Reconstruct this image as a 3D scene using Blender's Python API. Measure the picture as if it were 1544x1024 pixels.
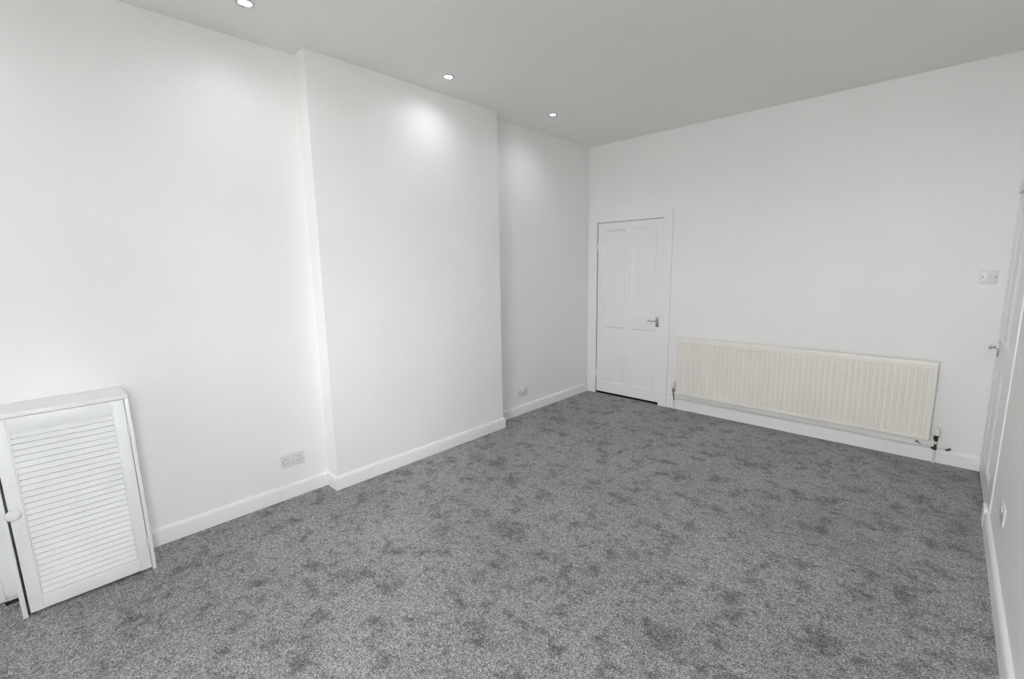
import bpy, bmesh, math, random
from mathutils import Vector, Matrix

random.seed(7)
S = bpy.context.scene
for o in list(bpy.data.objects):
    bpy.data.objects.remove(o)
COL = S.collection

# ------------------------------------------------------------------ camera
FPX = 687.70
YAW, PITCH, ROLL = 0.7613, -0.1585, -0.0161
cy_, sy_, cp_, sp_ = math.cos(YAW), math.sin(YAW), math.cos(PITCH), math.sin(PITCH)
fwd = Vector((-sy_ * cp_, cy_ * cp_, sp_))
right = Vector((cy_, sy_, 0))
up = right.cross(fwd)
r2 = right * math.cos(ROLL) + up * math.sin(ROLL)
u2 = -right * math.sin(ROLL) + up * math.cos(ROLL)
cam_data = bpy.data.cameras.new('camera')
cam = bpy.data.objects.new('camera', cam_data)
COL.objects.link(cam)
cam_data.sensor_fit = 'HORIZONTAL'
cam_data.sensor_width = 36.0
cam_data.lens = FPX / 1544.0 * 36.0
cam_data.clip_start = 0.02
M = Matrix((r2, u2, -fwd)).transposed().to_4x4()
M.translation = Vector((3.0452, -4.5043, 1.4924))
cam.matrix_world = M
S.camera = cam

# ------------------------------------------------------------------ light and exposure
SKY = 5.0
SPOT_W = 1.1
LAMP_EMIT = 12.0
w = bpy.data.worlds.new('overcast_sky')
S.world = w
w.use_nodes = True
bg = w.node_tree.nodes['Background']
bg.inputs[0].default_value = (0.98, 0.985, 1.0, 1)
bg.inputs[1].default_value = SKY
XR = 3.337                    # right wall plane
YB = -6.20                    # back wall plane, behind the camera
WINS = [dict(side='right', a0=4.45, a1=5.10, z0=0.80, z1=2.40),     # a = distance along the wall
        dict(side='back', a0=1.85, a1=3.15, z0=0.80, z1=2.40)]
def win_matrix(side):
    # local x along the wall, local +y outdoors
    if side == 'right':
        return Matrix(((0, 1, 0, XR), (-1, 0, 0, 0), (0, 0, 1, 0), (0, 0, 0, 1)))
    return Matrix(((1, 0, 0, 0), (0, -1, 0, YB), (0, 0, 1, 0), (0, 0, 0, 1)))
for wn in WINS:
    pd = bpy.data.lights.new('window_portal', 'AREA')
    pd.shape = 'RECTANGLE'
    pd.size = wn['a1'] - wn['a0']
    pd.size_y = wn['z1'] - wn['z0']
    pd.cycles.is_portal = True
    po = bpy.data.objects.new('window_portal', pd)
    COL.objects.link(po)
    c = win_matrix(wn['side']) @ Vector(((wn['a0'] + wn['a1']) / 2, 0.16, (wn['z0'] + wn['z1']) / 2))
    po.location = c
    po.rotation_euler = (math.radians(90), 0, math.radians(-90 if wn['side'] == 'right' else 0))   # faces into the room
S.view_settings.view_transform = 'Standard'
S.view_settings.look = 'None'
S.view_settings.gamma = 1.0
S.view_settings.use_curve_mapping = False
S.view_settings.exposure = 2.2
S.cycles.max_bounces = 14
S.cycles.diffuse_bounces = 10
S.cycles.sample_clamp_indirect = 10.0
S.cycles.use_denoising = True
S.cycles.denoiser = 'OPENIMAGEDENOISE'
S.cycles.denoising_prefilter = 'ACCURATE'
S.cycles.denoising_input_passes = 'RGB_ALBEDO_NORMAL'
S.cycles.use_adaptive_sampling = False

# ------------------------------------------------------------------ room measures
H = 2.7885
CB = 0.143                    # chimney breast face
Y1, Y2 = -1.599, -3.2132      # chimney breast far and near corners
BB = 0.018                    # baseboard thickness
BH = 0.096                    # baseboard height
A2 = 0.0088                   # near alcove wall plane

# ------------------------------------------------------------------ materials
def nodes_of(name):
    m = bpy.data.materials.new(name)
    m.use_nodes = True
    nt = m.node_tree
    return m, nt, nt.nodes['Principled BSDF']

def N(nt, t, **kw):
    n = nt.nodes.new(t)
    for k, v in kw.items():
        setattr(n, k, v)
    return n

def noise(nt, vec, scale, detail=2.0, rough=0.5, dist=0.0):
    n = N(nt, 'ShaderNodeTexNoise')
    n.inputs['Scale'].default_value = scale
    n.inputs['Detail'].default_value = detail
    n.inputs['Roughness'].default_value = rough
    n.inputs['Distortion'].default_value = dist
    nt.links.new(vec, n.inputs['Vector'])
    return n.outputs['Fac']

def maprange(nt, val, a, b, c, d, smooth=True):
    n = N(nt, 'ShaderNodeMapRange', interpolation_type='SMOOTHSTEP' if smooth else 'LINEAR')
    for i, v in enumerate((a, b, c, d)):
        n.inputs[i + 1].default_value = v
    nt.links.new(val, n.inputs[0])
    return n.outputs[0]

def math_n(nt, op, a, b):
    n = N(nt, 'ShaderNodeMath', operation=op)
    for i, v in enumerate((a, b)):
        if isinstance(v, (int, float)):
            n.inputs[i].default_value = v
        else:
            nt.links.new(v, n.inputs[i])
    return n.outputs[0]

def paint(name, col, rough=0.5, var=0.03, vscale=3.0, bump=0.0, bscale=180.0, spec=0.4):
    m, nt, p = nodes_of(name)
    tc = N(nt, 'ShaderNodeNewGeometry').outputs['Position']
    f = maprange(nt, noise(nt, tc, vscale, 4.0), 0.3, 0.7, 1.0 - var, 1.0)
    mx = N(nt, 'ShaderNodeVectorMath', operation='SCALE')
    mx.inputs[0].default_value = col
    nt.links.new(f, mx.inputs['Scale'])
    nt.links.new(mx.outputs[0], p.inputs['Base Color'])
    p.inputs['Roughness'].default_value = rough
    p.inputs['Specular IOR Level'].default_value = spec
    if bump:
        b = N(nt, 'ShaderNodeBump')
        b.inputs['Strength'].default_value = bump
        b.inputs['Distance'].default_value = 0.001
        nt.links.new(noise(nt, tc, bscale, 3.0), b.inputs['Height'])
        nt.links.new(b.outputs[0], p.inputs['Normal'])
    return m

def metal(name, col, rough):
    m, nt, p = nodes_of(name)
    tc = N(nt, 'ShaderNodeTexCoord').outputs['Object']
    p.inputs['Base Color'].default_value = (*col, 1)
    p.inputs['Metallic'].default_value = 1.0
    nt.links.new(maprange(nt, noise(nt, tc, 60.0, 3.0), 0.3, 0.7, rough * 0.8, rough * 1.25), p.inputs['Roughness'])
    return m

M_WALL = paint('white_emulsion', (0.885, 0.880, 0.874), 0.55, 0.02, 2.0, 0.0, 220.0, 0.35)
M_GLOSS = paint('white_satin_woodwork', (0.88, 0.88, 0.872), 0.33, 0.02, 5.0, 0.0, 60.0, 0.45)
M_CAB = paint('white_cabinet_paint', (0.87, 0.872, 0.88), 0.38, 0.03, 7.0, 0.0, 90.0, 0.45)
M_RAD = paint('cream_radiator_enamel', (0.845, 0.81, 0.752), 0.36, 0.03, 4.0, 0.0, 1.0, 0.45)
M_PLATE = paint('white_moulded_plastic', (0.74, 0.725, 0.72), 0.3, 0.01, 9.0, 0.0, 1.0, 0.5)
M_ROCK = paint('white_rocker_plastic', (0.84, 0.83, 0.83), 0.25, 0.01, 9.0, 0.0, 1.0, 0.5)
M_HOLE = paint('dark_socket_hole', (0.05, 0.045, 0.045), 0.6)
M_DARK = paint('dark_void', (0.02, 0.018, 0.017), 0.9)  # near-black colour standing in for the shade in the door gaps
M_BOARD = paint('old_dark_floorboard', (0.06, 0.045, 0.035), 0.8, 0.4, 12.0)
M_PIPE = paint('painted_pipe_white', (0.78, 0.76, 0.73), 0.4, 0.06, 20.0)
M_CAP = paint('white_valve_cap', (0.86, 0.86, 0.85), 0.3)
M_CHROME = metal('polished_chrome', (0.62, 0.62, 0.63), 0.16)
M_STEEL = metal('satin_chrome', (0.42, 0.42, 0.43), 0.3)
M_COPPER = metal('tarnished_brass', (0.085, 0.055, 0.05), 0.5)
M_BEZEL = metal('downlight_bezel_chrome', (0.55, 0.56, 0.57), 0.25)

def ceiling_mat():
    m, nt, p = nodes_of('white_ceiling_paint')
    tc = N(nt, 'ShaderNodeNewGeometry').outputs['Position']
    base = maprange(nt, noise(nt, tc, 1.5, 4.0), 0.3, 0.7, 0.985, 1.0)
    # faint disc of a filled-in ceiling rose
    d = N(nt, 'ShaderNodeVectorMath', operation='DISTANCE')
    nt.links.new(tc, d.inputs[0])
    d.inputs[1].default_value = (1.647, -2.003, H)
    disc = maprange(nt, d.outputs['Value'], 0.05, 0.09, 0.972, 1.0)
    mx = N(nt, 'ShaderNodeVectorMath', operation='SCALE')
    mx.inputs[0].default_value = (0.87, 0.862, 0.85)
    nt.links.new(math_n(nt, 'MULTIPLY', base, disc), mx.inputs['Scale'])
    nt.links.new(mx.outputs[0], p.inputs['Base Color'])
    p.inputs['Roughness'].default_value = 0.7
    p.inputs['Specular IOR Level'].default_value = 0.25
    return m
M_CEIL = ceiling_mat()

def carpet_mat():
    m, nt, p = nodes_of('grey_twist_pile')
    tc = N(nt, 'ShaderNodeNewGeometry').outputs['Position']
    fine = noise(nt, tc, 170.0, 2.0, 0.6)
    mid = noise(nt, tc, 62.0, 3.0, 0.65)
    blot = noise(nt, tc, 7.0, 8.0, 0.70, 0.2)
    blot2 = noise(nt, tc, 22.0, 6.0, 0.72, 0.2)
    broad = noise(nt, tc, 1.6, 3.0)
    f = maprange(nt, fine, 0.34, 0.66, 0.28, 1.72, False)
    g = maprange(nt, mid, 0.3, 0.7, 0.55, 1.42, False)
    b1 = maprange(nt, blot, 0.34, 0.52, 0.54, 1.06)
    b2 = maprange(nt, blot2, 0.30, 0.54, 0.62, 1.08)
    b3 = maprange(nt, broad, 0.3, 0.7, 0.90, 1.06)
    v = math_n(nt, 'MULTIPLY', f, g)
    v = math_n(nt, 'MULTIPLY', v, b1)
    v = math_n(nt, 'MULTIPLY', v, b2)
    v = math_n(nt, 'MULTIPLY', v, b3)
    # yarn heathering between warm and cool grey
    hue = maprange(nt, noise(nt, tc, 120.0, 2.0), 0.35, 0.65, 0.0, 1.0)
    mixc = N(nt, 'ShaderNodeMix', data_type='RGBA')
    nt.links.new(hue, mixc.inputs[0])
    mixc.inputs[6].default_value = (0.310, 0.291, 0.300, 1)
    mixc.inputs[7].default_value = (0.285, 0.278, 0.288, 1)
    sc = N(nt, 'ShaderNodeVectorMath', operation='SCALE')
    nt.links.new(mixc.outputs[2], sc.inputs[0])
    nt.links.new(v, sc.inputs['Scale'])
    nt.links.new(sc.outputs[0], p.inputs['Base Color'])
    p.inputs['Roughness'].default_value = 0.95
    p.inputs['Specular IOR Level'].default_value = 0.1
    p.inputs['Sheen Weight'].default_value = 0.15
    p.inputs['Sheen Roughness'].default_value = 0.6
    hgt = math_n(nt, 'ADD', fine, math_n(nt, 'MULTIPLY', mid, 0.8))
    hgt = math_n(nt, 'ADD', hgt, math_n(nt, 'MULTIPLY', blot2, 0.8))
    b = N(nt, 'ShaderNodeBump')
    b.inputs['Strength'].default_value = 0.7
    b.inputs['Distance'].default_value = 0.006
    nt.links.new(hgt, b.inputs['Height'])
    nt.links.new(b.outputs[0], p.inputs['Normal'])
    return m
M_CARPET = carpet_mat()

def lamp_mat():
    m, nt, p = nodes_of('downlight_lamp_lit')
    p.inputs['Base Color'].default_value = (0.9, 0.9, 0.9, 1)
    p.inputs['Emission Color'].default_value = (0.95, 0.98, 1.0, 1)
    p.inputs['Emission Strength'].default_value = LAMP_EMIT
    return m
M_LAMP = lamp_mat()

def glass_mat():
    m, nt, p = nodes_of('window_glass')
    out = nt.nodes['Material Output']
    t = N(nt, 'ShaderNodeBsdfTransparent')
    t.inputs[0].default_value = (0.955, 0.968, 0.962, 1)
    g = N(nt, 'ShaderNodeBsdfGlossy')
    g.inputs['Roughness'].default_value = 0.02
    fr = N(nt, 'ShaderNodeFresnel')
    fr.inputs[0].default_value = 1.45
    mx = N(nt, 'ShaderNodeMixShader')
    nt.links.new(fr.outputs[0], mx.inputs[0])
    nt.links.new(t.outputs[0], mx.inputs[1])
    nt.links.new(g.outputs[0], mx.inputs[2])
    nt.links.new(mx.outputs[0], out.inputs[0])
    return m
M_GLASS = glass_mat()
M_GROUND = paint('garden_paving', (0.36, 0.35, 0.33), 0.9, 0.2, 2.0)

# ------------------------------------------------------------------ mesh helpers
def bm_new():
    return bmesh.new()

def box(bm, x0, x1, y0, y1, z0, z1, bev=0.0, seg=2, mat=None):
    r = bmesh.ops.create_cube(bm, size=1.0)
    vs = r['verts']
    for v in vs:
        v.co = Vector(((x0 + x1) / 2 + v.co.x * (x1 - x0), (y0 + y1) / 2 + v.co.y * (y1 - y0), (z0 + z1) / 2 + v.co.z * (z1 - z0)))
    if mat is not None:
        for v in vs:
            v.co = mat @ v.co
    if bev:
        es = list({e for v in vs for e in v.link_edges})
        bmesh.ops.bevel(bm, geom=es, offset=bev, segments=seg, affect='EDGES', profile=0.5)
    return bm

def lathe(bm, prof, origin, axis='z', n=28):
    """prof: list of (radius, height) turned about an axis through origin."""
    ax = {'x': Matrix(((0, 0, 1), (1, 0, 0), (0, 1, 0))), 'y': Matrix(((1, 0, 0), (0, 0, -1), (0, 1, 0))), 'z': Matrix.Identity(3),
          '-y': Matrix(((1, 0, 0), (0, 0, -1), (0, 1, 0))), '-z': Matrix(((1, 0, 0), (0, -1, 0), (0, 0, -1))),
          '-x': Matrix(((0, 0, -1), (0, 1, 0), (1, 0, 0)))}[axis]
    if axis == 'y':
        ax = Matrix(((0, 1, 0), (0, 0, 1), (1, 0, 0)))
    o = Vector(origin)
    rings = []
    for r, h in prof:
        if r < 1e-6:
            rings.append([bm.verts.new(o + ax @ Vector((0, 0, h)))])
        else:
            rings.append([bm.verts.new(o + ax @ Vector((r * math.cos(2 * math.pi * i / n), r * math.sin(2 * math.pi * i / n), h))) for i in range(n)])
    for a, b in zip(rings, rings[1:]):
        if len(a) == 1 and len(b) == 1:
            continue
        for i in range(n):
            j = (i + 1) % n
            if len(a) == 1:
                bm.faces.new((a[0], b[j], b[i]))
            elif len(b) == 1:
                bm.faces.new((a[i], a[j], b[0]))
            else:
                bm.faces.new((a[i], a[j], b[j], b[i]))
    return bm

def tube(bm, pts, rad, n=12, cap=True):
    pts = [Vector(p) for p in pts]
    rads = rad if isinstance(rad, (list, tuple)) else [rad] * len(pts)
    rings = []
    prev = None
    for i, p in enumerate(pts):
        t = (pts[min(i + 1, len(pts) - 1)] - pts[max(i - 1, 0)]).normalized()
        if prev is None:
            ref = Vector((0, 0, 1)) if abs(t.z) < 0.9 else Vector((1, 0, 0))
            a = t.cross(ref).normalized()
        else:
            a = (prev - t * prev.dot(t)).normalized()
        prev = a
        b = t.cross(a)
        rings.append([bm.verts.new(p + (a * math.cos(2 * math.pi * k / n) + b * math.sin(2 * math.pi * k / n)) * rads[i]) for k in range(n)])
    for A, B in zip(rings, rings[1:]):
        for k in range(n):
            bm.faces.new((A[k], A[(k + 1) % n], B[(k + 1) % n], B[k]))
    if cap:
        bm.faces.new(rings[0][::-1])
        bm.faces.new(rings[-1])
    return bm

def bend(points, radius=0.015, seg=5):
    """rounds the corners of a polyline."""
    P = [Vector(p) for p in points]
    out = [P[0]]
    for i in range(1, len(P) - 1):
        a = (P[i - 1] - P[i]); b = (P[i + 1] - P[i])
        r = min(radius, a.length * 0.49, b.length * 0.49)
        A = P[i] + a.normalized() * r; B = P[i] + b.normalized() * r
        for k in range(seg + 1):
            t = k / seg
            out.append(A * (1 - t) ** 2 + P[i] * 2 * t * (1 - t) + B * t ** 2)
    out.append(P[-1])
    return out

def sweep(bm, path, prof):
    """prof (offset, z) swept along a floor polyline with mitred corners; offset goes to the right of travel."""
    P = [Vector((x, y)) for x, y in path]
    secs = []
    for i, p in enumerate(P):
        ds = []
        if i > 0:
            ds.append((P[i] - P[i - 1]).normalized())
        if i < len(P) - 1:
            ds.append((P[i + 1] - P[i]).normalized())
        ns = [Vector((d.y, -d.x)) for d in ds]
        if len(ns) == 1:
            m = ns[0]
        else:
            m = (ns[0] + ns[1]) / (1.0 + ns[0].dot(ns[1]))
        secs.append([bm.verts.new((p.x + m.x * o, p.y + m.y * o, z)) for o, z in prof])
    k = len(prof)
    for A, B in zip(secs, secs[1:]):
        for i in range(k):
            bm.faces.new((A[i], B[i], B[(i + 1) % k], A[(i + 1) % k]))
    bm.faces.new(secs[0])
    bm.faces.new(secs[-1][::-1])
    return bm

def prism(bm, poly, z0, z1):
    a = [bm.verts.new((x, y, z0)) for x, y in poly]
    b = [bm.verts.new((x, y, z1)) for x, y in poly]
    n = len(poly)
    for i in range(n):
        bm.faces.new((a[i], a[(i + 1) % n], b[(i + 1) % n], b[i]))
    bm.faces.new(a[::-1])
    bm.faces.new(b)
    return bm

def obj(name, bm, mat, parent=None, smooth=False, kind=None, loc=None):
    bmesh.ops.recalc_face_normals(bm, faces=bm.faces)
    me = bpy.data.meshes.new(name)
    if loc is not None:
        bmesh.ops.translate(bm, verts=bm.verts, vec=-Vector(loc))
    bm.to_mesh(me)
    bm.free()
    me.materials.append(mat)
    if smooth:
        me.polygons.foreach_set('use_smooth', [True] * len(me.polygons))
        me.set_sharp_from_angle(angle=math.radians(40))
    o = bpy.data.objects.new(name, me)
    COL.objects.link(o)
    if loc is not None:
        o.location = loc
    if parent is not None:
        o.parent = parent
        o.matrix_parent_inverse = parent_world(parent).inverted()
    if kind:
        o['kind'] = kind
    return o

def parent_world(o):
    m = o.matrix_basis.copy()
    p = o
    while p.parent is not None:
        m = p.parent.matrix_basis @ p.matrix_parent_inverse @ m if False else m
        break
    if o.parent is not None:
        m = parent_world(o.parent) @ o.matrix_parent_inverse @ o.matrix_basis
    return m

def tag(o, label, cat, group=None):
    o['label'] = label
    o['category'] = cat
    if group:
        o['group'] = group
    return o

def thing(name, loc, label, cat, group=None):
    o = bpy.data.objects.new(name, None)
    o.empty_display_size = 0.05
    COL.objects.link(o)
    o.location = loc
    return tag(o, label, cat, group)

# ------------------------------------------------------------------ room shell
T = 0.14
# left wall with the chimney breast standing proud of it
b = bm_new()
prism(b, [(A2, YB - T), (A2, Y2), (0.0, Y1), (0.0, 0.0), (-T, 0.0), (-T, YB - T)][::-1], -0.05, H + 0.02)
wall_left = obj('wall_left', b, M_WALL, kind='structure')
b = bm_new()
prism(b, [(0.0005, Y2), (CB, Y2), (CB, Y1), (0.0005, Y1)][::-1], -0.05, H + 0.02)
es = [e for e in b.edges if abs(e.verts[0].co.z - e.verts[1].co.z) > 1 and abs(e.verts[0].co.x - CB) < 1e-4]
bmesh.ops.bevel(b, geom=es, offset=0.004, segments=2, affect='EDGES', profile=0.5)
obj('wall_chimney_breast', b, M_WALL, kind='structure')

# far wall: door 1 opening left of the radiator
D0, D1, DT = 0.121, 0.9107, 1.958
b = bm_new()
box(b, -T, D0, 0.0, T, -0.05, H + 0.02)
box(b, D0, D1, 0.0, T, DT, H + 0.02)
box(b, D1, XR + T, 0.0, T, -0.05, H + 0.02)
wall_far = obj('wall_far', b, M_WALL, kind='structure')

# right wall: door 2 opening beside the far corner
E0, E1, ET = -0.845, -0.030, 1.905
b = bm_new()
box(b, XR, XR + T, E1, 0.0, -0.05, H + 0.02)
box(b, XR, XR + T, E0, E1, ET, H + 0.02)
W0, W1 = WINS
box(b, XR, XR + T, -W0['a0'], E0, -0.05, H + 0.02)
box(b, XR, XR + T, YB - T, -W0['a1'], -0.05, H + 0.02)
box(b, XR, XR + T, -W0['a1'], -W0['a0'], -0.05, W0['z0'])
box(b, XR, XR + T, -W0['a1'], -W0['a0'], W0['z1'], H + 0.02)
wall_right = obj('wall_right', b, M_WALL, kind='structure')

# back wall behind the camera
b = bm_new()
box(b, -T, W1['a0'], YB - T, YB, -0.05, H + 0.02)
box(b, W1['a1'], XR, YB - T, YB, -0.05, H + 0.02)
box(b, W1['a0'], W1['a1'], YB - T, YB, -0.05, W1['z0'])
box(b, W1['a0'], W1['a1'], YB - T, YB, W1['z1'], H + 0.02)
wall_back = obj('wall_back', b, M_WALL, kind='structure')

# ceiling with the holes of the recessed downlights
LX = (0.413, 2.93)
LY = (-1.185, -2.335, -3.60, -4.86)
HOLE = 0.034
b = bm_new()
xs = sorted([-T, XR + T] + [x + s * 0.06 for x in LX for s in (-1, 1)])
ys = sorted([YB - T, T] + [y + s * 0.06 for y in LY for s in (-1, 1)])
def is_cell(i, j):
    cx, cyy = (xs[i] + xs[i + 1]) / 2, (ys[j] + ys[j + 1]) / 2
    for x in LX:
        for y in LY:
            if abs(cx - x) < 0.03 and abs(cyy - y) < 0.03:
                return (x, y)
    return None
gv = {(i, j): b.verts.new((x, y, H)) for i, x in enumerate(xs) for j, y in enumerate(ys)}
NSEG = 24
for i in range(len(xs) - 1):
    for j in range(len(ys) - 1):
        c = is_cell(i, j)
        if not c:
            b.faces.new((gv[i, j], gv[i, j + 1], gv[i + 1, j + 1], gv[i + 1, j]))
            continue
        ring = [b.verts.new((c[0] + HOLE * math.cos(2 * math.pi * k / NSEG), c[1] + HOLE * math.sin(2 * math.pi * k / NSEG), H)) for k in range(NSEG)]
        up_ = [b.verts.new((v.co.x, v.co.y, H + 0.03)) for v in ring]
        corners = [gv[i + 1, j + 1], gv[i, j + 1], gv[i, j], gv[i + 1, j]]     # at 45, 135, 225, 315 degrees
        q = NSEG // 4
        for k in range(NSEG):
            kk = (k + 1) % NSEG
            b.faces.new((ring[k], ring[kk], up_[kk], up_[k]))
            cidx = ((k - q // 2) // q + 1) % 4 if False else ((k + q // 2) // q) % 4
            # nearest corner for the segment
            a = 2 * math.pi * (k + 0.5) / NSEG
            ci = int(a // (math.pi / 2)) % 4
            b.faces.new((ring[k], ring[kk], corners[ci]))
        for ci in range(4):
            k = (ci + 1) * q % NSEG
            b.faces.new((ring[k], corners[ci], corners[(ci + 1) % 4]))
ceiling = obj('ceiling', b, M_CEIL, kind='structure')

# carpet laid wall to wall, with the cut-out left by the cabinet; dark boards beneath
b = bm_new()
prism(b, [(0.0, YB), (0.0, -4.765), (0.075, -4.758), (0.070, -4.70), (0.0, -4.66), (0.0, T * 0.0), (XR + 0.06, 0.0), (XR + 0.06, YB)], -0.012, 0.0)
floor = obj('floor', b, M_CARPET, kind='structure')
b = bm_new()
box(b, -T, XR + T, YB - T, T, -0.045, -0.0125)
obj('subfloor', b, M_BOARD, floor)
b = bm_new()
box(b, D0 + 0.001, D1 - 0.001, 0.0, T + 0.6, -0.012, -0.001)
obj('gap_shade_strip', b, M_DARK, floor)  # shade below the door put into the colour of an added slab

# baseboards: bull-nosed top
def bb_prof(t=BB, h=BH, z0=0.0):
    return [(0.0, z0), (t, z0), (t, h - 0.022), (t - 0.0015, h - 0.012), (t - 0.006, h - 0.004), (t - 0.011, h), (0.0, h)]
b = bm_new()
sweep(b, [(A2, -4.226), (A2, Y2), (CB, Y2), (CB, Y1), (0.0, Y1), (0.0, -0.016)], bb_prof())
obj('baseboard_left', b, M_GLOSS, kind='structure', smooth=True)
b = bm_new()
sweep(b, [(A2, YB), (A2, -4.757)], bb_prof())
obj('baseboard_left.001', b, M_GLOSS, kind='structure', smooth=True)
b = bm_new()
sweep(b, [(1.006, 0.0), (XR - 0.001, 0.0)], bb_prof(BB, 0.108))
obj('baseboard_far', b, M_GLOSS, kind='structure', smooth=True)
b = bm_new()
sweep(b, [(XR, -0.982), (XR, YB)], bb_prof(0.018, 0.102))
obj('baseboard_right', b, M_GLOSS, kind='structure', smooth=True)
b = bm_new()
sweep(b, [(XR, YB), (A2, YB)], bb_prof())
obj('baseboard_back', b, M_GLOSS, kind='structure', smooth=True)

# lip of plaster hanging at the unskirted foot of the left wall beside the cabinet
b = bm_new()
pts = [(-4.765, 0.004), (-4.75, 0.016), (-4.738, 0.011), (-4.725, 0.007), (-4.71, 0.012), (-4.695, 0.009), (-4.68, 0.012)]
rows = [(0.0, 0.000), (0.004, 0.012), (0.10, 0.006), (0.30, 0.0005)]
vs = []
for dz, dx in rows:
    vs.append([b.verts.new((A2 + dx, y, z + dz)) for y, z in pts])
for A, B in zip(vs, vs[1:]):
    for i in range(len(pts) - 1):
        b.faces.new((A[i], A[i + 1], B[i + 1], B[i]))
obj('plaster_lip', b, M_WALL, wall_left, smooth=True)

# chipped plaster under the right end of the radiator
b = bm_new()
outline = [(2.974, 0.120), (2.982, 0.130), (2.990, 0.141), (2.997, 0.136), (3.006, 0.124), (3.022, 0.112), (3.004, 0.119), (2.996, 0.126), (2.988, 0.128), (2.981, 0.124)]
f0 = [b.verts.new((x, -0.003, z)) for x, z in outline]
f1 = [b.verts.new((x, 0.001, z)) for x, z in outline]
b.faces.new(f0)
for i in range(len(outline)):
    j = (i + 1) % len(outline)
    b.faces.new((f0[i], f0[j], f1[j], f1[i]))
obj('plaster_chip', b, M_HOLE, wall_far)

# ------------------------------------------------------------------ doors
def panel_field(bm, x0, x1, z0, z1, yf, d, mould=0.016):
    """recessed panel: moulded slope from the door face (yf, towards -y) in by d."""
    o = [(x0, z0), (x1, z0), (x1, z1), (x0, z1)]
    i = [(x0 + mould, z0 + mould), (x1 - mould, z0 + mould), (x1 - mould, z1 - mould), (x0 + mould, z1 - mould)]
    m = [(x0 + 0.005, z0 + 0.005), (x1 - 0.005, z0 + 0.005), (x1 - 0.005, z1 - 0.005), (x0 + 0.005, z1 - 0.005)]
    A = [bm.verts.new((x, yf, z)) for x, z in o]
    Mv = [bm.verts.new((x, yf + d * 0.35, z)) for x, z in m]
    B = [bm.verts.new((x, yf + d, z)) for x, z in i]
    for k in range(4):
        l = (k + 1) % 4
        bm.faces.new((A[k], A[l], Mv[l], Mv[k]))
        bm.faces.new((Mv[k], Mv[l], B[l], B[k]))
    bm.faces.new(B)

def door_leaf(x0, x1, z0, z1, pan, th=0.035, yf=0.0, d=0.009):
    """face of a four-panel door with square openings for pan = list of (x0,x1,z0,z1); local: face at y=yf looking to -y."""
    b = bm_new()
    xs = sorted({x0, x1} | {p[0] for p in pan} | {p[1] for p in pan})
    zs = sorted({z0, z1} | {p[2] for p in pan} | {p[3] for p in pan})
    cache = {}
    def V(x, z):
        if (x, z) not in cache:
            cache[x, z] = b.verts.new((x, yf, z))
        return cache[x, z]
    for i in range(len(xs) - 1):
        for j in range(len(zs) - 1):
            cx, cz = (xs[i] + xs[i + 1]) / 2, (zs[j] + zs[j + 1]) / 2
            if any(p[0] < cx < p[1] and p[2] < cz < p[3] for p in pan):
                continue
            b.faces.new((V(xs[i], zs[j]), V(xs[i + 1], zs[j]), V(xs[i + 1], zs[j + 1]), V(xs[i], zs[j + 1])))
    # edges and back
    q = [(x0, z0), (x1, z0), (x1, z1), (x0, z1)]
    F = [b.verts.new((x, yf, z)) for x, z in q]
    K = [b.verts.new((x, yf + th, z)) for x, z in q]
    for k in range(4):
        l = (k + 1) % 4
        b.faces.new((F[k], F[l], K[l], K[k]))
    b.faces.new(K[::-1])
    return b

def xform(bm, mat):
    if mat is not None:
        bmesh.ops.transform(bm, matrix=mat, verts=bm.verts)
    return bm

def build_door(name, x0, x1, z0, z1, pan, yf, mat, handle_x, handle_dir, handle_z, hinge_x, hinge_zs, plate_w=0.034, lever_len=0.085):
    leaf = obj(name, xform(door_leaf(x0, x1, z0, z1, pan, yf=yf), mat), M_GLOSS, kind='structure')
    for p in pan:
        b = bm_new()
        panel_field(b, *p, yf, 0.010)
        obj('panel', xform(b, mat), M_GLOSS, leaf)
    # lever handle on its back plate
    b = bm_new()
    box(b, handle_x - plate_w / 2, handle_x + plate_w / 2, yf - 0.007, yf, handle_z - 0.063, handle_z + 0.036, 0.002)
    hp = obj('handle', xform(b, mat), M_STEEL, leaf, smooth=True)
    hp['label'] = 'small satin chrome back plate with its lever'
    b = bm_new()
    lathe(b, [(0.0, 0.0), (0.0105, 0.0), (0.0105, 0.010), (0.008, 0.014), (0.008, 0.034), (0.0, 0.034)], (handle_x, yf - 0.006, handle_z), '-y', 18)
    ex = handle_x + handle_dir * lever_len
    y = yf - 0.042
    pts = [(handle_x, yf - 0.012, handle_z), (handle_x, y + 0.006, handle_z), (handle_x + handle_dir * 0.010, y - 0.002, handle_z),
           (handle_x + handle_dir * 0.035, y - 0.004, handle_z - 0.004), (handle_x + handle_dir * lever_len * 0.75, y - 0.003, handle_z - 0.004),
           (ex, y - 0.004, handle_z + 0.003), (ex + handle_dir * 0.004, y + 0.006, handle_z + 0.006)]
    tube(b, bend(pts, 0.008, 3), 0.0065, 12)
    obj('lever', xform(b, mat), M_CHROME, hp, smooth=True)
    for hz in hinge_zs:
        b = bm_new()
        lathe(b, [(0.0, -0.002), (0.004, -0.002), (0.0055, 0.0), (0.0055, 0.075), (0.004, 0.077), (0.0, 0.077)], (hinge_x, yf - 0.003, hz), 'z', 14)
        obj('hinge', xform(b, mat), M_GLOSS, leaf, smooth=True)
    return leaf

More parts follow.
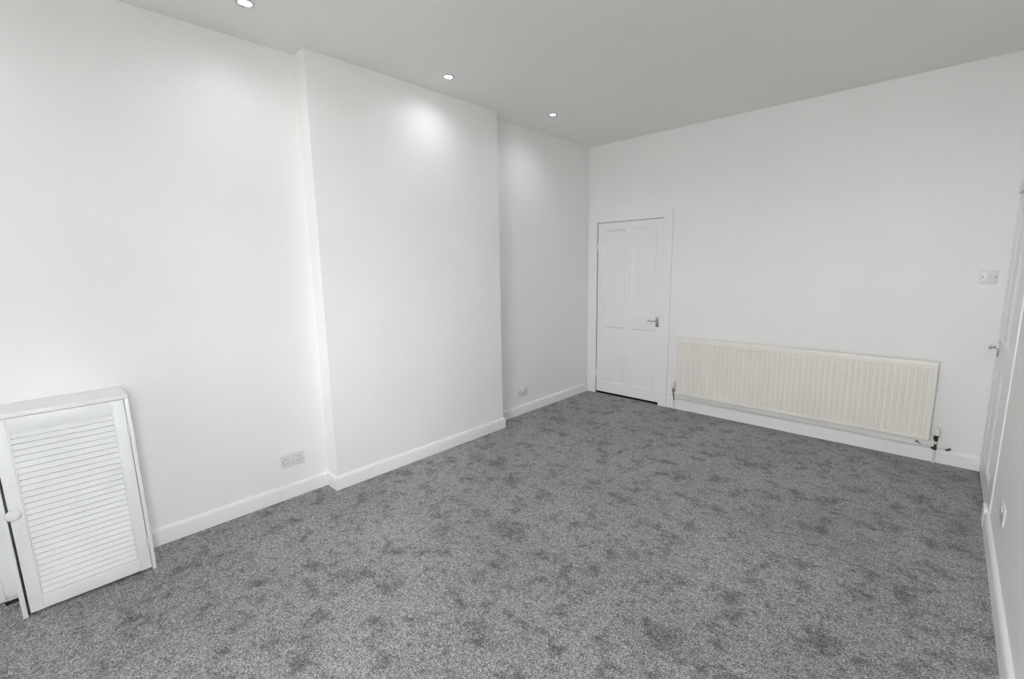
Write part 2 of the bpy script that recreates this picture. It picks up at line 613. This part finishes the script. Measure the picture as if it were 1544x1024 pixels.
# door 1 in the far wall
panels1 = [(0.200, 0.474, 0.955, 1.872), (0.550, 0.832, 0.955, 1.872), (0.205, 0.474, 0.142, 0.800), (0.552, 0.838, 0.142, 0.800)]
door_1 = build_door('door_1', D0 + 0.003, D1 - 0.003, 0.022, DT - 0.004, panels1, 0.003, None, 0.866, -1, 0.904, D0 + 0.002, (1.66, 0.20))
b = bm_new()
box(b, D0 - 0.03, D1 + 0.03, 0.05, 0.09, -0.012, DT + 0.03)
box(b, D0 - 0.001, D0 + 0.002, 0.0, 0.05, 0.0, DT)
obj('gap_shade_sheet', b, M_DARK, door_1)  # black sheet and hinge-side strip: shade of the gaps given as colour

# moulded casing round door 1
def casing_prof_box(bm, x0, x1, z0, z1, y0=-0.016, mat=None, inner=None):
    box(bm, x0, x1, y0, 0.0, z0, z1, 0.0035, 2)
b = bm_new()
casing_prof_box(b, 0.002, D0 - 0.003, 0.0, 2.030)
obj('trim_1', b, M_GLOSS, kind='structure')
b = bm_new()
casing_prof_box(b, D1 + 0.003, 1.003, 0.0, 2.030)
obj('trim_2', b, M_GLOSS, kind='structure')
b = bm_new()
casing_prof_box(b, D0 - 0.006, D1 + 0.006, DT + 0.002, 2.032, -0.0155)
obj('trim_3', b, M_GLOSS, kind='structure')
b = bm_new()
sweep(b, [(D1 + 0.003, -0.014), (1.004, -0.014)], bb_prof(0.009, 0.108))
obj('trim_4', b, M_GLOSS, kind='structure', smooth=True)

# door 2 in the right wall: built in the far-wall frame then turned to face -x
#   local x -> -y world (x local = distance from the far corner), local -y -> -x world
ROT = Matrix(((0, 1, 0, XR), (-1, 0, 0, 0), (0, 0, 1, 0), (0, 0, 0, 1)))
a0, a1 = -E1, -E0
panels2 = [(a0 + 0.085, (a0 + a1) / 2 - 0.035, 0.955, 1.80), ((a0 + a1) / 2 + 0.035, a1 - 0.085, 0.955, 1.80),
           (a0 + 0.085, (a0 + a1) / 2 - 0.035, 0.16, 0.80), ((a0 + a1) / 2 + 0.035, a1 - 0.085, 0.16, 0.80)]
door_2 = build_door('door_2', a0 + 0.003, a1 - 0.003, 0.010, ET - 0.004, panels2, 0.0, ROT, a0 + 0.042, 1, 0.905, a1 - 0.001, (1.55, 0.20))
b = bm_new()
box(b, a0 - 0.02, a1 + 0.03, 0.04, 0.08, -0.012, ET + 0.03)
obj('gap_shade_sheet', xform(b, ROT), M_DARK, door_2)  # black sheet behind the leaf, painting the shade seen through its gaps
b = bm_new()
box(b, a1 + 0.002, a1 + 0.200, -0.007, 0.0, 0.113, ET + 0.075, 0.002, 2)
obj('trim_5', xform(b, ROT), M_GLOSS, kind='structure')
b = bm_new()
box(b, 0.001, a1 + 0.001, -0.014, 0.0, ET + 0.001, ET + 0.075, 0.003, 2)
obj('trim_6', xform(b, ROT), M_GLOSS, kind='structure')
b = bm_new()
box(b, 0.001, a0 - 0.001, -0.004, 0.0, 0.11, ET, 0.0015, 2)
obj('trim_7', xform(b, ROT), M_GLOSS, kind='structure')
b = bm_new()
box(b, a1 + 0.030, a1 + 0.136, -0.021, 0.0, 0.0, 0.112, 0.004, 2)
obj('trim_8', xform(b, ROT), M_GLOSS, kind='structure', smooth=True)

# ------------------------------------------------------------------ windows behind the camera
def build_window(name, wn):
    WM = win_matrix(wn['side'])
    x0, x1, z0, z1 = wn['a0'], wn['a1'], wn['z0'], wn['z1']
    yw0, yw1 = 0.05, 0.11
    b = bm_new()
    box(b, x0, x0 + 0.06, yw0, yw1, z0, z1, 0.004)
    box(b, x1 - 0.06, x1, yw0, yw1, z0, z1, 0.004)
    box(b, x0 + 0.06, x1 - 0.06, yw0, yw1, z0, z0 + 0.07, 0.004)
    box(b, x0 + 0.06, x1 - 0.06, yw0, yw1, z1 - 0.06, z1, 0.004)
    win = obj(name, xform(b, WM), M_GLOSS, kind='structure')
    hs = [x0 + 0.06, (x0 + x1) / 2, x1 - 0.06]
    b = bm_new()
    box(b, hs[1] - 0.03, hs[1] + 0.03, yw0, yw1, z0 + 0.07, z1 - 0.06, 0.004)
    obj('mullion', xform(b, WM), M_GLOSS, win)
    for i in range(2):
        b = bm_new()
        box(b, hs[i] + (0.03 if i else 0), hs[i + 1] - (0 if i else 0.03), 0.077, 0.083, z0 + 0.07, z1 - 0.06)
        obj('pane', xform(b, WM), M_GLASS, win)
    b = bm_new()
    box(b, x0 - 0.05, x1 + 0.05, -0.08, 0.05, z0 - 0.035, z0, 0.006)
    obj('window_sill', xform(b, WM), M_GLOSS, win)
build_window('window_1', W0)
build_window('window_2', W1)
b = bm_new()
box(b, -14, XR + 22, -26, YB - T - 0.02, -0.45, -0.40)
box(b, XR + T + 0.02, XR + 22, YB - T - 0.02, 8, -0.45, -0.40)
obj('ground', b, M_GROUND, kind='structure')

# ------------------------------------------------------------------ downlights
def downlight(x, y, label):
    t = thing('downlight', (x, y, H), label, 'downlight', 'recessed ceiling downlights')
    b = bm_new()
    lathe(b, [(0.0285, 0.004), (0.030, -0.002), (0.0335, -0.0045), (0.039, -0.004), (0.0425, -0.0015), (0.043, 0.0), (0.034, 0.0), (0.0315, 0.006)], (x, y, H), 'z', 40)
    obj('bezel', b, M_BEZEL, t, smooth=True)
    b = bm_new()
    lathe(b, [(0.0305, 0.002), (0.0285, 0.012), (0.0255, 0.016), (0.0255, 0.026), (0.0305, 0.026)], (x, y, H), 'z', 32)
    obj('reflector', b, M_BEZEL, t, smooth=True)
    b = bm_new()
    lathe(b, [(0.0, 0.0015), (0.012, 0.002), (0.022, 0.005), (0.0252, 0.009), (0.0252, 0.016), (0.0, 0.016)], (x, y, H), 'z', 32)
    obj('lamp', b, M_LAMP, t, smooth=True)
    ld = bpy.data.lights.new('downlight_beam', 'SPOT')
    ld.energy = SPOT_W
    ld.color = (0.94, 1.0, 0.98)
    ld.spot_size = math.radians(155)
    ld.spot_blend = 1.0
    ld.shadow_soft_size = 0.02
    lo = bpy.data.objects.new('downlight_beam', ld)
    COL.objects.link(lo)
    lo.parent = t
    lo.location = (0, 0, -0.008)
    return t
DL = {
    (0, 0): 'lit chrome downlight nearest the far wall, over the alcove with the door',
    (0, 1): 'lit chrome downlight in front of the middle of the chimney breast',
    (0, 2): 'lit chrome downlight above the near alcove, cut by the top edge of the photo',
    (0, 3): 'lit chrome downlight above the louvred cabinet, near the window wall',
    (1, 0): 'lit chrome downlight nearest the panelled door in the right wall',
    (1, 1): 'lit chrome downlight along the right wall, second from the far wall',
    (1, 2): 'lit chrome downlight along the right wall, third from the far wall',
    (1, 3): 'lit chrome downlight along the right wall, nearest the window',
}
for (i, j), lab in DL.items():
    downlight(LX[i], LY[j], lab)

# ------------------------------------------------------------------ radiator on the far wall
RX0, RX1, RZ0, RZ1 = 1.128, 3.057, 0.172, 0.764
rad = thing('radiator', ((RX0 + RX1) / 2, -0.05, RZ0), 'long cream double-panel radiator with vertical flutes, on the far wall', 'radiator')
def rad_panel(yface, th, flutes):
    b = bm_new()
    g0, g1 = RX0 + 0.016, RX1 - 0.016
    n = 48
    pitch = (g1 - g0) / n
    xs = [RX0, RX0 + 0.005, g0 - 0.003]
    dep = [0.0, 0.0, 0.0]
    for k in range(n):
        xa = g0 + k * pitch
        for fr, d in ((0.04, 0.0), (0.15, 1.0), (0.68, 1.0), (0.82, 0.0), (0.97, 0.0)):
            xs.append(xa + fr * pitch); dep.append(d)
    xs += [g1 + 0.003, RX1 - 0.005, RX1]
    dep += [0.0, 0.0, 0.0]
    # rows: z, depth factor, edge offset
    rows = [(RZ0, 0.0, 0.006), (RZ0 + 0.004, 0.0, 0.0015), (RZ0 + 0.010, 0, 0.0), (0.199, 0, 0.0), (0.206, 1, 0.0), (0.713, 1, 0.0), (0.716, 0, 0.0),
            (RZ1 - 0.020, 0, 0.0), (RZ1 - 0.012, 0, 0.0008), (RZ1 - 0.004, 0, 0.003), (RZ1, 0.0, 0.008)]
    D = 0.0045 if flutes else 0.004
    grid = []
    for z, f, eo in rows:
        row = []
        for i, x in enumerate(xs):
            e = 0.004 if i in (0, len(xs) - 1) else 0.0
            row.append(b.verts.new((x, yface + max(eo, e) + f * dep[i] * D, z)))
        grid.append(row)
    for A, B in zip(grid, grid[1:]):
        for i in range(len(xs) - 1):
            b.faces.new((A[i], A[i + 1], B[i + 1], B[i]))
    # sides and back
    back = [b.verts.new((x, yface + th, z)) for x, z in ((RX0, RZ0), (RX1, RZ0), (RX1, RZ1), (RX0, RZ1))]
    b.faces.new(back)
    b.faces.new(grid[0][::-1] + [back[0], back[1]])
    b.faces.new(grid[-1] + [back[2], back[3]])
    b.faces.new([r[0] for r in grid] + [back[3], back[0]])
    b.faces.new([r[-1] for r in grid][::-1] + [back[1], back[2]])
    return b
obj('front_panel', rad_panel(-0.085, 0.014, True), M_RAD, rad)
obj('back_panel', rad_panel(-0.050, 0.014, True), M_RAD, rad)
# water ways that join the two panels at the corners
for x in (RX0 + 0.03, RX1 - 0.03):
    for z in (RZ0 + 0.02, RZ1 - 0.03):
        b = bm_new()
        lathe(b, [(0.0, 0.0), (0.017, 0.0), (0.017, 0.024), (0.0, 0.024)], (x, -0.048, z), '-y', 18)
        obj('header_boss', b, M_RAD, rad)
for x in (RX0 + 0.30, 1.796, 2.43, RX1 - 0.30):
    b = bm_new()
    box(b, x - 0.014, x + 0.014, -0.0405, 0.0, RZ0 + 0.05, RZ1 - 0.06, 0.002)
    obj('wall_bracket', b, M_RAD, rad)
for x in (1.796, 2.43):
    b = bm_new()
    box(b, x - 0.008, x + 0.008, -0.046, -0.040, RZ1 - 0.004, RZ1 + 0.010, 0.002)
    obj('hanging_lug', b, M_RAD, rad)

# valve at the left end: chrome body with a white cap
def valve(x, z, body_mat, side, label):
    t = thing('radiator_valve', (x, -0.056, z), label, 'radiator valve')
    y = -0.056
    b = bm_new()
    lathe(b, [(0.0, 0.0), (0.0095, 0.0), (0.0115, 0.004), (0.0115, 0.010), (0.0095, 0.012), (0.0095, 0.026), (0.0125, 0.028), (0.0125, 0.040), (0.010, 0.044), (0.0, 0.044)], (x, y, z - 0.022), 'z', 20)
    lathe(b, [(0.0, 0.0), (0.0085, 0.0), (0.0085, 0.016), (0.0, 0.016)], (x, y, z), 'x' if side > 0 else '-x', 16)
    obj('valve_body', b, body_mat, t, smooth=True)
    b = bm_new()
    prof = [(0.0, 0.0), (0.0145, 0.0), (0.0155, 0.003), (0.0150, 0.026), (0.0135, 0.048), (0.011, 0.053), (0.0, 0.054)]
    lathe(b, prof, (x, y, z + 0.022), 'z', 20)
    obj('valve_cap', b, M_CAP, t, smooth=True)
    b = bm_new()
    xx = x + side * 0.016
    lathe(b, [(0.0, 0.0), (0.0125, 0.0), (0.0125, 0.008), (0.009, 0.010), (0.009, abs((RX0 if side > 0 else RX1) - xx))], (xx, y, z), 'x' if side > 0 else '-x', 6)
    obj('union_nut', b, M_CHROME if body_mat is M_STEEL else M_CAP, t, smooth=True)
    return t
v1 = valve(1.093, 0.214, M_STEEL, +1, 'chrome radiator valve with a white cap at the left end, beside the door casing')
b = bm_new()
tube(b, [(1.093, -0.056, 0.194), (1.093, -0.050, 0.165), (1.094, -0.038, 0.135), (1.095, -0.032, 0.112)], 0.0062, 12)
lathe(b, [(0.0, 0.0), (0.009, 0.0), (0.009, 0.014), (0.0, 0.014)], (1.095, -0.032, 0.100), 'z', 14)
o = obj('tail_pipe', b, M_STEEL, v1, smooth=True)
v2 = valve(3.094, 0.198, M_COPPER, -1, 'dark tarnished radiator valve with a white cap at the right end')
b = bm_new()
tube(b, [(3.094, -0.056, 0.178), (3.094, -0.050, 0.160), (3.094, -0.042, 0.148)], 0.0062, 12)
obj('tail_pipe', b, M_PIPE, v2, smooth=True)
b = bm_new()
lathe(b, [(0.0, 0.0), (0.0105, 0.0), (0.0105, 0.020), (0.0075, 0.026), (0.0075, 0.050), (0.0, 0.050)], (3.094, -0.036, 0.102), 'z', 16)
lathe(b, [(0.0, 0.0), (0.0085, 0.0), (0.0085, 0.022), (0.0, 0.022)], (3.094, -0.034, 0.113), '-x', 14)
obj('tee_fitting', b, M_COPPER, v2, smooth=True)

# pipe run
pipe = thing('heating_pipe', (2.1, -0.030, 0.0), 'thin white painted heating pipe running along the far skirting under the radiator', 'pipe')
b = bm_new()
tube(b, bend([(1.095, -0.032, 0.001), (1.095, -0.032, 0.100)], 0.01), 0.0075, 12)
obj('riser', b, M_PIPE, pipe, smooth=True)
b = bm_new()
tube(b, [(1.105, -0.028, 0.112), (1.35, -0.026, 0.113), (1.8, -0.026, 0.112), (2.37, -0.026, 0.110), (2.8, -0.026, 0.106), (2.95, -0.028, 0.106), (3.074, -0.034, 0.113)], 0.0072, 12)
obj('horizontal_run', b, M_PIPE, pipe, smooth=True)
b = bm_new()
tube(b, [(3.094, -0.034, 0.001), (3.094, -0.036, 0.102)], 0.0078, 12)
obj('riser', b, M_PIPE, pipe, smooth=True)
b = bm_new()
tube(b, [(3.103, -0.034, 0.113), (3.13, -0.028, 0.113), (3.166, -0.022, 0.115)], 0.0055, 12)
o = obj('spur', b, M_PIPE, pipe, smooth=True)
b = bm_new()
tube(b, bend([(3.15, -0.0255, 0.1125), (3.172, -0.021, 0.1155), (3.174, -0.019, 0.128)], 0.008, 4), 0.0062, 12)
o = obj('end_elbow', b, M_COPPER, pipe, smooth=True)
o['label'] = 'dark bare elbow at the end of the spur'

# ------------------------------------------------------------------ sockets and switch
def plate_mesh(wd, ht, th=0.009):
    b = bm_new()
    box(b, -wd / 2, wd / 2, -th, 0.0, -ht / 2, ht / 2, 0.003, 3)
    return b

def disc(bm, x, z, r, y, n=14):
    lathe(bm, [(0.0, 0.0), (r * 0.8, 0.0), (r, 0.0006), (r, 0.002), (0.0, 0.002)], (x, y + 0.0015, z), '-y', n)

def double_socket(mat, loc, label):
    t = thing('double_socket', loc, label, 'power socket', None)
    th = 0.009
    obj('plate', xform(plate_mesh(0.146, 0.086), mat), M_PLATE, t, smooth=True)
    for s in (-1, 1):
        b = bm_new()
        box(b, s * 0.013 - 0.0065, s * 0.013 + 0.0065, -th - 0.0035, -th + 0.002, 0.004, 0.028, 0.0015)
        obj('rocker', xform(b, mat), M_ROCK, t, smooth=True)
        b = bm_new()
        cx = s * 0.043
        for px0, px1, pz0, pz1 in ((-0.002, 0.002, 0.010, 0.018), (-0.014, -0.008, -0.014, -0.010), (0.008, 0.014, -0.014, -0.010)):
            box(b, cx + px0, cx + px1, -th - 0.0004, -th + 0.001, pz0, pz1)
            obj('pin_hole', xform(b, mat), M_HOLE, t)
            b = bm_new()
        b.free()
        b = bm_new()
        disc(b, s * 0.0603, 0.0, 0.0035, -th)
        obj('screw', xform(b, mat), M_STEEL, t, smooth=True)
    return t

LEFT = lambda x, y, z: Matrix(((0, -1, 0, x), (1, 0, 0, y), (0, 0, 1, z), (0, 0, 0, 1)))      # faces +x
FAR = lambda x, y, z: Matrix.Translation((x, y, z))                                           # faces -y
RIGHT = lambda x, y, z: Matrix(((0, 1, 0, x), (-1, 0, 0, y), (0, 0, 1, z), (0, 0, 0, 1)))     # faces -x
double_socket(LEFT(A2, -3.446, 0.2546), (A2, -3.446, 0.2546), 'white double power socket in the near alcove, between cabinet and chimney breast')
double_socket(LEFT(0.0, -1.170, 0.2275), (0.0, -1.170, 0.2275), 'white double power socket in the far alcove, left of the door')
double_socket(RIGHT(XR, -1.545, 0.337), (XR, -1.545, 0.337), 'white power socket seen edge-on low on the right wall')

sw = thing('light_switch', (3.245, 0.0, 1.369), 'square white light switch on the far wall, near the right-hand door', 'light switch')
mt = FAR(3.245, 0.0, 1.369)
obj('plate', xform(plate_mesh(0.087, 0.087), mt), M_PLATE, sw, smooth=True)
b = bm_new()
box(b, -0.011, 0.011, -0.0115, -0.007, -0.013, 0.017, 0.0018)
obj('rocker', xform(b, mt), M_PLATE, sw, smooth=True)
for s in (-1, 1):
    b = bm_new()
    disc(b, s * 0.0302, 0.002, 0.0038, -0.009)
    obj('screw', xform(b, mt), M_HOLE, sw, smooth=True)

# ------------------------------------------------------------------ louvred cabinet on the left wall
CX = 0.252
CY0, CY1, CH = -4.702, -4.232, 0.919
cab = thing('louvred_cabinet', (A2, (CY0 + CY1) / 2, 0.0), 'low white wooden cabinet with a louvred door, standing against the left wall', 'cabinet')
def lean(bm):
    # the carcass leans a touch towards the window, as built
    for v in bm.verts:
        v.co.y -= 0.012 * v.co.z
    return bm
b = bm_new()
box(b, A2 + 0.001, CX, CY0, CY1, CH - 0.020, CH, 0.002)
obj('top_panel', lean(b), M_CAB, cab, smooth=True)
for y0, y1 in ((CY0, CY0 + 0.016), (CY1 - 0.016, CY1)):
    b = bm_new()
    box(b, A2 + 0.001, CX, y0, y1, 0.0, CH - 0.0205, 0.0015)
    obj('side_panel', lean(b), M_CAB, cab, smooth=True)
dy0, dy1, dz0, dz1 = CY0 + 0.0245, CY1 - 0.0185, 0.014, CH - 0.0225
st = 0.043
b = bm_new()
box(b, CX - 0.024, CX - 0.001, dy0, dy0 + st, dz0, dz1, 0.0015)
box(b, CX - 0.024, CX - 0.001, dy1 - st, dy1, dz0, dz1, 0.0015)
RT, RB = 0.832, 0.080          # underside of the top rail, top of the bottom rail
box(b, CX - 0.0235, CX - 0.004, dy0 + st - 0.001, dy1 - st + 0.001, RT, dz1, 0.0015)
box(b, CX - 0.0235, CX - 0.003, dy0 + st - 0.001, dy1 - st + 0.001, dz0, RB, 0.0015)
cdoor = obj('door', lean(b), M_CAB, cab, smooth=True)
# bead down the inside of each stile
for y in (dy0 + st, dy1 - st):
    s = 1 if y < (dy0 + dy1) / 2 else -1
    b = bm_new()
    box(b, CX - 0.020, CX - 0.0025, min(y, y + s * 0.006), max(y, y + s * 0.006), RB, dz1 - 0.001, 0.0015)
    obj('bead', lean(b), M_CAB, cdoor, smooth=True)
# slats, one mesh shared by all
pitch = 0.0269
sw_ = 0.0370
slat_len = (dy1 - st) - (dy0 + st) - 0.010
bs = bm_new()
box(bs, -0.005, 0.005, -slat_len / 2, slat_len / 2, -sw_ / 2, sw_ / 2, 0.0008, 1, Matrix.Rotation(math.radians(-36), 4, 'Y'))
bmesh.ops.recalc_face_normals(bs, faces=bs.faces)
slat_me = bpy.data.meshes.new('slat')
bs.to_mesh(slat_me)
bs.free()
slat_me.materials.append(M_CAB)
ymid = (dy0 + dy1) / 2
inv = parent_world(cdoor).inverted()
for k in range(28):
    zb = 0.809 - pitch * k              # lower front edge of the slat
    zc = zb + sw_ / 2 * math.cos(math.radians(36))
    if k == 0:
        zc -= 0.002
    o = bpy.data.objects.new('slat', slat_me)
    COL.objects.link(o)
    o.parent = cdoor
    o.matrix_parent_inverse = inv
    o.location = (CX - 0.0165, ymid - 0.012 * zc, zc)
# knob
b = bm_new()
lathe(b, [(0.0, 0.0), (0.013, 0.0), (0.011, 0.006), (0.0105, 0.011), (0.015, 0.015), (0.0225, 0.021), (0.0250, 0.029), (0.022, 0.037), (0.013, 0.043), (0.0, 0.0445)], (CX - 0.001, dy0 + 0.013 - 0.006, 0.487), 'x', 28)
obj('knob', b, M_CAB, cdoor, smooth=True)
for hz in (0.712, 0.122):
    b = bm_new()
    yk = dy1 + 0.001
    lathe(b, [(0.0, 0.0), (0.0035, 0.0), (0.0045, 0.002), (0.0045, 0.053), (0.0035, 0.055), (0.0, 0.055)], (CX + 0.002, yk, hz), 'z', 12)
    box(b, CX - 0.0015, CX + 0.0012, yk - 0.010, yk + 0.006, hz + 0.004, hz + 0.051)
    obj('hinge', lean(b), M_CAB, cdoor, smooth=True)
